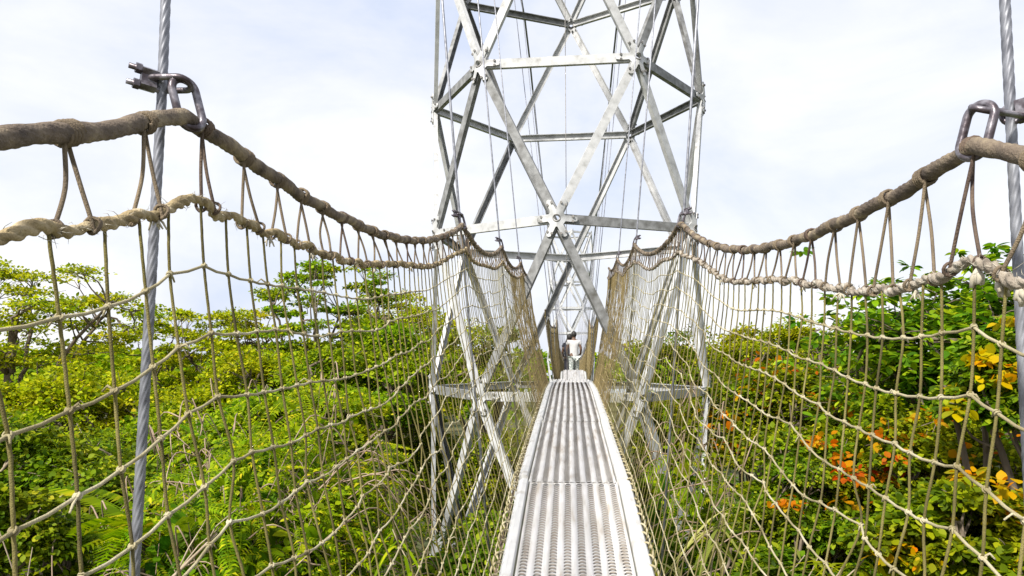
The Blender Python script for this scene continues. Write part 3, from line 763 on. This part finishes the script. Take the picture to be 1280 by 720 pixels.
def tree(name, label, px, py_top, Y, w_px, style='round', leaf='lf_bright', size=.12, nclump=70, per=110, seed=0, depth=.9, crown_h=None, accent=None, bark='bark', group=None, cat='tree', clr=None, ngl=6, naccent=10):
    g = np.random.default_rng(1000 + seed)
    top = at(px, py_top, Y); rx = w_px / F_PX * Y / 2; ry = rx * depth
    base = np.array([top[0], Y, float(gz(np.array(top[0]), np.array(Y)))]); H = top[2] - base[2]
    ch = crown_h or min(rx * 1.5, H * .7); rz = ch / 2; cz = H - rz * .93
    # clump centres
    C = []; tries = 0
    if style == 'tier':
        tiers = np.linspace(H - ch, H - .15, 6)
        for q, tz in enumerate(tiers):
            fr = .55 + .5 * math.sin(math.pi * (q + .6) / 6.4)
            for _ in range(int(nclump / 6)):
                a = g.uniform(0, 2 * np.pi); r = rx * fr * math.sqrt(g.uniform(.04, 1))
                C.append([r * math.cos(a), r * math.sin(a) * depth, tz + g.normal(0, .12) - r * .05])
        C = np.array(C); flat = .34; RC = g.uniform(.13, .24, len(C)) * rx
    else:
        lob = nrm(rsphere(g, 7) * [1, 1, .7] + [0, 0, .2])
        while len(C) < nclump:
            d = rsphere(g, 1)[0]
            if d[2] < -.55: continue
            bulge = .72 + .33 * np.exp(-((1 - lob @ d).min() / .12)) 
            r = bulge * g.uniform(.35, 1) ** .45
            C.append(d * r * [rx, ry, rz] + [0, 0, cz])
        C = np.array(C); flat = .62; RC = g.uniform(.14, .30, len(C)) * min(rx, 3.2)
        keep = C[:, 2] < H; C = C[keep]; RC = RC[keep]
    if clr is not None:                                             # keep clear of the bridge
        k = np.abs(C[:, 0] + base[0]) - RC > clr
        C = C[k]; RC = RC[k]
    t = empty(name, base); tag(t, label, cat, group)
    # trunk
    th = H - ch * .55; lean = g.normal(0, .25, 2)
    tz = np.linspace(0, 1, 9)[:, None]
    TP = np.concatenate([lean[0] * tz ** 2 + .12 * np.sin(tz * 5 + seed), lean[1] * tz ** 2 + .1 * np.cos(tz * 4 + seed), tz * th], 1)
    r0 = .055 * H ** .5 * max(.7, min(rx / 2, 1.4)) * (.62 if style == 'tier' else 1)
    mb = MB(); mb.add(*sweep(smooth_path(TP, 3), np.interp(np.linspace(0, 1, 25), [0, .08, 1], [r0 * 1.4, r0, r0 * .55]), 10)); mb.build('trunk', M[bark], t)
    # limbs by sector, twigs to clumps
    ang = np.arctan2(C[:, 1], C[:, 0]); sec = ((ang + np.pi) / (2 * np.pi) * ngl + g.uniform(0, 1)).astype(int) % ngl
    for q in range(ngl):
        ids = np.where(sec == q)[0]
        if len(ids) == 0: continue
        tgt = C[ids].mean(0) * [1.15, 1.15, 1]; tgt[2] = np.percentile(C[ids][:, 2], 60)
        far = C[ids][np.argmax(np.linalg.norm(C[ids][:, :2], axis=1))]
        s0 = TP[int(g.integers(4, 8))]
        LP = smooth_path([s0, s0 * .55 + tgt * .45 + [0, 0, -.12 * rz] + g.normal(0, .1, 3), tgt, far], 6)
        LP[1:-1] += g.normal(0, .018 * rx, LP[1:-1].shape)
        mb = MB(); mb.add(*sweep(LP, np.linspace(r0 * .45, r0 * .08, len(LP)), 7))
        for i in ids:
            dd = np.linalg.norm(LP - C[i], axis=1); j = int(np.clip(np.argmin(dd) - 1, 0, len(LP) - 1)); s_ = LP[j]
            m_ = (s_ + C[i]) / 2 + g.normal(0, .06 * rx, 3) * .6
            mb.add(*sweep(smooth_path([s_, m_, C[i]], 3), np.linspace(r0 * .16, r0 * .05, 7), 5))
            for _ in range(4):
                e_ = C[i] + rsphere(g, 1)[0] * RC[i] * [1, 1, flat] * g.uniform(.8, 1.15)
                mb.add(*sweep([C[i] * .6 + m_ * .4, (C[i] + e_) / 2 + g.normal(0, .03, 3), e_], [r0 * .055, r0 * .045, r0 * .025], 4))
        mb.build('limb', M[bark], t)
    mb = MB()
    if style == 'rosette': mb.add(*rosettes(g, np.repeat(C, 14, 0) + g.normal(0, 1, (len(C) * 14, 3)) * np.repeat(RC, 14)[:, None] * [.75, .75, .6], np.repeat(RC, 14) * .42, per, size))
    else: mb.add(*leaf_cloud(g, C, RC, int(per * (2.3 if Y < 9.5 else 2.0)), size * (.58 if Y < 9.5 else .68), flat, fine=Y < 12.5))
    mb.build('crown', M[leaf], t, True)
    if accent:
        # bright leaves on the side of the crown towards the viewer and on top
        face = C[:, 1] < ry * .35
        pool = np.where(face)[0]; pick = g.choice(pool, min(naccent, len(pool)), replace=False)
        CA = C[pick] + g.normal(0, .5, (len(pick), 3)) * RC[pick][:, None] + np.array([0, -.75, .3]) * RC[pick][:, None]; mb = MB()
        mb.add(*leaf_cloud(g, CA, RC[pick] * .55, accent[1], accent[2], .8, .95, fine=True)); mb.build('coloured_leaves', M[accent[0]], t)
    return t

def frond_tmpl(n=16, w=.16, droop=.35, pinch=.85):
    """a feather of leaflets, length 1 along y"""
    V, Q = [], []
    for i in range(n):
        q = (i + .6) / n; y = q; z = -droop * q * q
        lw = w * math.sin(math.pi * min(1, q * .85 + .12)) ** .8
        for s in (-1, 1):
            b = len(V); hw = .36 / n
            V += [(0, y - hw * .4, z), (s * lw * .55, y + .10 * w - hw, z + .015), (s * lw, y + .42 * w, z - .25 * lw), (s * lw * .5, y + .16 * w + hw, z + .015)]
            Q.append([b, b + 1, b + 2, b + 3] if s > 0 else [b, b + 3, b + 2, b + 1])
    b = len(V)
    m = 7
    for i in range(m):
        q = i / (m - 1); z = -droop * q * q; hw = .008 * (1 - q * .8)
        V += [(-hw, q, z + .004), (hw, q, z + .004)]
    for i in range(m - 1): Q.append([b + 2 * i, b + 2 * i + 1, b + 2 * i + 3, b + 2 * i + 2])
    return np.array(V), np.array(Q)

def fern_mound(label, px, py_top, Y, w_px, n, fl, leaf, seed, depth=.8, h=None, group=None, nv=26, leafy=2500, clr=None):
    """tree stump or tall bush draped all over in ferns and climbers"""
    g = np.random.default_rng(5000 + seed)
    top = at(px, py_top, Y); rx = w_px / F_PX * Y / 2; base = np.array([top[0], Y, float(gz(np.array(top[0]), np.array(Y)))]); H = top[2] - base[2]
    t = empty('climber_draped_tree', base); tag(t, label, 'tree', group)
    rz = h or min(2.3, H * .75)
    mb = MB(); TP = np.array([[0, 0, 0], [.15, .1, H * .4], [-.1, 0, H * .8]]); mb.add(*sweep(smooth_path(TP, 5), .22, 8)); mb.build('trunk', M['bark'], t)
    def surf(m, rmin=.8, rmax=1.05):
        d = rsphere(g, m); d[:, 2] = np.abs(d[:, 2]) * 1.0 - .35; d = nrm(d)
        d = d[(d[:, 1] < .5)] ; b = 1 + .16 * np.sin(d[:, 0] * 7 + seed) * np.cos(d[:, 2] * 6 + seed)
        ds = np.sign(d) * np.abs(d) ** .72; P = ds * (b * g.uniform(rmin, rmax, len(d)))[:, None] * [rx, rx * depth, rz] + [0, 0, H - rz]
        if clr is not None:
            k = np.abs(P[:, 0] + base[0]) > clr; return d[k], P[k]
        return d, P
    tm, tq = frond_tmpl(15, .17, .4)
    d, P = surf(n)
    D = d * [1, 1, .15] + g.normal(0, .35, d.shape); D[:, 2] -= .25
    V, Q = place(tm, tq, P, D, np.array([0, 0, 1.]) + d * .8 + g.normal(0, .25, d.shape), fl * g.uniform(.6, 1.25, len(d)))
    mb = MB(); mb.add(V, Q); mb.build('fern_fronds', M[leaf], t)
    d, P = surf(leafy, .65)
    D = d + g.normal(0, .6, d.shape); D[:, 2] -= .5
    V, Q = place(LEAF6, LEAF6_Q, P, D, d + [0, 0, .6] + g.normal(0, .4, d.shape), .085 * g.uniform(.6, 1.3, len(d)))
    mb = MB(); mb.add(V, Q); mb.build('climber_leaves', M['lf_bright'], t)
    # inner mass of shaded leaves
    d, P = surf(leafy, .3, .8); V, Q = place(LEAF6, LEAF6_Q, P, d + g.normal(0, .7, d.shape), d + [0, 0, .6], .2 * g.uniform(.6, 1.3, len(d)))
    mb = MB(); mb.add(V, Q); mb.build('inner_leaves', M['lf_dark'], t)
    mb = MB(); d, P = surf(nv * 3); P = P[:nv]; d = d[:nv]
    P = np.repeat(P, 3, 0) + g.normal(0, .22, (len(P) * 3, 3)); d = np.repeat(d, 3, 0)
    for p, dd in zip(P, d):
        side = np.array([-dd[1], dd[0], 0]) * g.choice([-1, 1]) + g.normal(0, .3, 3); ln = g.uniform(.5, 1.6)
        pts = [p + dd * .12, p + dd * g.uniform(.15, .34) + side * ln * .4 + [0, 0, g.uniform(-.1, .2)], p + dd * .05 + side * ln + [0, 0, -ln * .5]]
        mb.add(*sweep(smooth_path(pts, 5), np.linspace(.010, .004, 11), 4))
    mb.build('dry_vines', M['vine'], t)
    return t

def palm(label, px, py_top, Y, fl, seed, nf=13, leaf='lf_fern', group=None):
    g = np.random.default_rng(7000 + seed); top = at(px, py_top, Y); base = np.array([top[0], Y, float(gz(np.array(top[0]), np.array(Y)))]); H = top[2] - base[2] - fl * .35
    t = empty('palm_tree', base); tag(t, label, 'palm', group)
    mb = MB(); mb.add(*sweep(smooth_path([[0, 0, 0], [.1, 0, H * .5], [0, 0, H]], 6), np.linspace(.16, .10, 13), 8)); mb.build('trunk', M['bark'], t)
    tm, tq = frond_tmpl(34, .17, .55)
    for k in range(nf):
        a = k * 2.4 + g.normal(0, .15); up = g.uniform(.15, 1.1)
        V, Q = place(tm, tq, np.array([[0, 0, H]]), np.array([[math.cos(a), math.sin(a), up]]), np.array([[0, 0, 1.]]) + g.normal(0, .15, (1, 3)), fl * g.uniform(.8, 1.15))
        mb = MB(); mb.add(V, Q); mb.build('frond', M[leaf], t)
    return t

def strap_clump(label, px, py_top, Y, n, ln, seed, leaf='lf_grey', spread=.5, group=None, z_base=None):
    """tall canes with arching strap leaves"""
    g = np.random.default_rng(8000 + seed); top = at(px, py_top, Y); gz0 = float(gz(np.array(top[0]), np.array(Y)))
    t = empty('bamboo_clump', (top[0], Y, gz0)); tag(t, label, 'bamboo', group)
    H = top[2] - gz0; cm, lm = MB(), MB()
    for k in range(n):
        a = g.uniform(0, 6.28); r = spread * g.uniform(.1, 1); p0 = np.array([r * math.cos(a) * .6, r * math.sin(a) * .6, 0]); hh = H * g.uniform(.72, 1.0)
        tip = np.array([p0[0] + math.cos(a) * g.uniform(.2, 1.1), p0[1] + math.sin(a) * g.uniform(.2, .8), hh])
        P = smooth_path([p0, p0 * .9 + [0, 0, hh * .5], p0 + (tip - p0) * [.5, .5, .88], tip - [0, 0, .12]], 6)
        cm.add(*sweep(P, np.linspace(.02, .005, len(P)), 5))
        m = 46
        tt = g.uniform(.5, 1, m); B = np.stack([np.interp(tt, np.linspace(0, 1, len(P)), P[:, q]) for q in range(3)], -1)
        aa = g.uniform(0, 6.28, m); D = np.stack([np.cos(aa), np.sin(aa), g.uniform(-.7, .7, m)], -1)
        # each leaf: a bent strip of 4 quads
        s = nrm(np.cross(D, [0, 0, 1.])); L_ = ln * g.uniform(.5, 1.2, m)
        V = []
        for q in np.linspace(0, 1, 5):
            wq = .02 * math.sin(math.pi * (q * .9 + .08)); c = B + nrm(D) * (L_ * q)[:, None] - np.array([0, 0, 1]) * (L_ * .55 * q * q)[:, None]
            V.append(c - s * wq); V.append(c + s * wq)
        V = np.stack(V, 1); b = np.arange(m)[:, None, None] * 10; Q = np.array([[0, 1, 3, 2], [2, 3, 5, 4], [4, 5, 7, 6], [6, 7, 9, 8]])[None] + b
        lm.add(V.reshape(-1, 3), Q.reshape(-1, 4))
    cm.build('canes', M['palebark'], t); lm.build('leaves', M[leaf], t)
    return t

# left side, far to near
tree('flat_topped_tree', 'flat layered umbrella tree with dark bare limbs against the sky, at the far left', 30, 332, 17, 330, 'tier', 'lf_yellow', .13, 84, 95, 1, crown_h=2.3)
tree('flat_topped_tree', 'low wide umbrella tree behind the left hanger cable with sky showing through', 258, 392, 23, 240, 'tier', 'lf_yellow', .15, 90, 120, 2, crown_h=2.2)
tree('flat_topped_tree', 'tallest thin topped tree left of the tower, reaching above the treeline', 408, 336, 21, 210, 'tier', 'lf_bright', .14, 78, 110, 3, crown_h=2.6)
tree('broadleaf_tree', 'pale green leafy tree directly left of the tower legs', 500, 374, 27, 220, 'round', 'lf_yellow', .16, 70, 120, 4)
tree('broadleaf_tree', 'yellow green bushy tree below the far left umbrella tree', 70, 440, 14.5, 330, 'round', 'lf_yellow', .13, 90, 170, 5)
tree('broadleaf_tree', 'bushy bright green tree in the middle of the left treeline', 330, 424, 18, 260, 'round', 'lf_yellow', .14, 90, 160, 6)
tree('broadleaf_tree', 'rounded bright tree between the middle of the left net and the tower', 465, 410, 16.5, 250, 'round', 'lf_bright', .13, 90, 160, 7)
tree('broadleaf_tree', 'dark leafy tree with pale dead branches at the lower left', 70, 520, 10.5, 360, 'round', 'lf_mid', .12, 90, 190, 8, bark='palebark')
tree('broadleaf_tree', 'shaded green tree behind the lower part of the left hanger cable', 205, 500, 13, 270, 'round', 'lf_bright', .12, 80, 170, 9)
tree('broadleaf_tree', 'leafy tree just above the fern covered mound left of centre', 370, 475, 13, 250, 'round', 'lf_bright', .12, 80, 170, 10, clr=3.0)
fern_mound('fern covered mound of climbers and brown dry vines left of the tower', 365, 500, 9.6, 290, 720, .60, 'lf_fern', 1, nv=60)
fern_mound('lower fern draped bush in front of the fern covered mound', 290, 575, 8.0, 300, 560, .55, 'lf_fern', 2, nv=40)
fern_mound('vine tangled fern bush nearest the foot of the left tower leg', 450, 590, 9.0, 170, 320, .45, 'lf_fern', 3, nv=60, clr=2.5)
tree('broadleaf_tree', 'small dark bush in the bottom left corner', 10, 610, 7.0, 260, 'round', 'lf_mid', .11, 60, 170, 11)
palm('palm with yellowish feather fronds behind the lower left hanger cable', 190, 610, 8.0, 1.5, 1)
def dead_shrub(label, px, py_top, Y, seed):
    g = np.random.default_rng(9000 + seed); top = at(px, py_top, Y); gz0 = float(gz(np.array(top[0]), np.array(Y))); H = top[2] - gz0
    t = empty('dead_tree', (top[0], Y, gz0)); tag(t, label, 'tree')
    mb = MB(); mb.add(*sweep(smooth_path([[.3, .2, 0], [.15, .1, H * .55], [-.1, 0, H * .8]], 5), np.linspace(.10, .045, 11), 8)); mb.build('trunk', M['palebark'], t)
    for k in range(11):
        z0 = H * g.uniform(.66, .8); d = np.array([g.normal(.25, .5), g.normal(-.2, .4), g.uniform(.3, 1.0)]) * H * .17
        p0 = np.array([-.02, .03, z0]); p1 = p0 + d * .5 + g.normal(0, .06, 3); p2 = p0 + d
        mb = MB(); mb.add(*sweep(smooth_path([p0, p1, p2], 5), np.linspace(.032, .010, 11), 6))
        for q in range(3):
            b = p1 + (p2 - p1) * g.uniform(0, 1); e_ = b + d * .35 + g.normal(0, .16, 3); mb.add(*sweep([b, (b + e_) / 2 + g.normal(0, .03, 3), e_], [.010, .007, .003], 5))
        mb.build('limb', M['palebark'], t)
dead_shrub('pale bare dead branches forking up among the leaves at the lower left', 75, 610, 6.3, 1)
# behind and below the tower
tree('broadleaf_tree', 'olive tree seen through the left net inside the tower', 620, 405, 21, 200, 'round', 'lf_olive', .14, 80, 140, 12, clr=1.3)
tree('broadleaf_tree', 'olive tree seen through the right net inside the tower', 815, 408, 22, 200, 'round', 'lf_olive', .14, 80, 140, 13, clr=1.3)
tree('broadleaf_tree', 'low brownish green tree under the left edge of the deck', 600, 520, 17, 240, 'round', 'lf_olive', .13, 80, 140, 14)
tree('broadleaf_tree', 'low green tree under the right edge of the deck', 800, 505, 17.5, 220, 'round', 'lf_olive', .13, 80, 140, 15)
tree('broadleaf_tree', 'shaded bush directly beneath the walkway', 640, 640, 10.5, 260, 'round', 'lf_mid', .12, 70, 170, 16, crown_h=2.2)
# right side
tree('broadleaf_tree', 'light green tree on the skyline right of the tower', 965, 392, 25, 210, 'round', 'lf_yellow', .16, 80, 130, 17)
tree('umbrella_leaf_tree', 'tall dark green tree with big drooping leaf rosettes at the right edge', 1215, 345, 10.5, 380, 'rosette', 'lf_dark', .155, 70, 12, 18, crown_h=2.5)
tree('twiggy_tree', 'thin twiggy half bare tree left of the big leaved tree', 1065, 395, 14, 170, 'round', 'lf_mid', .11, 60, 22, 19, ngl=9)
tree('autumn_tree', 'yellow green tree with scattered orange leaves at its top, right of the tower', 985, 445, 13.5, 270, 'round', 'lf_olive', .12, 90, 170, 20, accent=('lf_orange', 11, .115), naccent=42)
tree('broadleaf_tree', 'olive leafy tree close to the right tower leg', 920, 520, 12.0, 200, 'round', 'lf_olive', .11, 80, 170, 21, accent=('lf_orange', 8, .11), naccent=20, clr=3.0)
tree('autumn_tree', 'wide green tree with orange and gold leaf clusters low on the right', 1110, 500, 9.2, 330, 'round', 'lf_olive', .12, 100, 190, 22, accent=('lf_orange', 12, .10), naccent=30)
tree('broadleaf_tree', 'shaded dark green tree at the bottom right', 1040, 590, 8.6, 320, 'round', 'lf_mid', .11, 80, 190, 23, accent=('lf_orange', 34, .10), naccent=11)
tree('autumn_tree', 'golden leaved tree behind the right hanger cable', 1255, 430, 7.4, 190, 'round', 'lf_mid', .13, 60, 80, 24, accent=('lf_gold', 24, .10), naccent=24)
tree('broadleaf_tree', 'yellowing bush in the bottom right corner', 1215, 600, 6.6, 230, 'round', 'lf_olive', .13, 60, 140, 25, accent=('lf_gold', 22, .095), naccent=20)
fern_mound('fern bush right of the deck under the right net', 850, 545, 9.5, 150, 160, .55, 'lf_fern', 4, nv=18, leafy=1400, clr=1.0)
strap_clump('pale arching bamboo close to the right edge of the deck', 845, 560, 7.6, 15, .5, 1, 'lf_grey', .45)
strap_clump('green bamboo clump at the bottom edge right of the deck', 905, 625, 6.8, 15, .5, 2, 'lf_yellow', .5)
strap_clump('pale grass like bamboo at the bottom edge left of the deck', 575, 650, 7.6, 14, .5, 3, 'lf_fern', .45)

# undergrowth and far wood: nobody could count these
def scatter_stuff(name, n, xr, yr, zr, size, m, seed, mask=None):
    g = np.random.default_rng(seed); X = g.uniform(*xr, n); Y = g.uniform(*yr, n)
    hh = .5 + .5 * np.sin(X * .9 + 1.3 * np.sin(Y * .5)) * np.cos(Y * .8)
    P = np.stack([X, Y, gz(X, Y) + zr[0] + (zr[1] - zr[0]) * hh * g.uniform(.4, 1, n) ** .5], -1)
    if mask is not None: P = P[mask(P)]
    D = g.normal(0, 1, P.shape) * [1, 1, .4]; mb = MB(); mb.add(*place(LEAF6, LEAF6_Q, P, D, np.array([0, 0, 1.]) + g.normal(0, .5, P.shape), size * g.uniform(.6, 1.3, len(P))))
    return tag(mb.build(name, m), kind='stuff')
o = scatter_stuff('undergrowth', 110000, (-26, 22), (4, 42), (.1, 3.6), .2, M['lf_mid'], 1, lambda P: (np.abs(P[:, 0]) > 3.0) | (P[:, 2] < GROUND + 4.2))
tag(o, 'dense green undergrowth filling the space between the trees', 'undergrowth')
def far_wood():
    g = np.random.default_rng(3); mb = MB()
    n = 420; Y = g.uniform(46, 165, n); X = g.uniform(-1, 1, n) * (Y * .85 + 5); keep = np.abs(X) > 4; X, Y = X[keep], Y[keep]
    hgt = g.uniform(6.5, 9.6, len(X))
    # a glimpse of the lagoon stays open left of centre
    th = np.degrees(np.arctan2(X, Y)); hgt = np.where(np.abs(th + 26.3) < 1.6, hgt * .45, hgt)
    for x, y, h in zip(X, Y, hgt):
        C = rsphere(g, 14) * [2.6, 2.6, 1.5] + [x, y, GROUND + h - 1.5]
        mb.add(*leaf_cloud(g, C, g.uniform(.8, 1.5, 14), 26, .42 + y * .003, .6))
    tag(mb.build('far_wood', M['lf_bright']), 'far off wood reaching to the horizon', 'wood', kind='stuff')
far_wood()
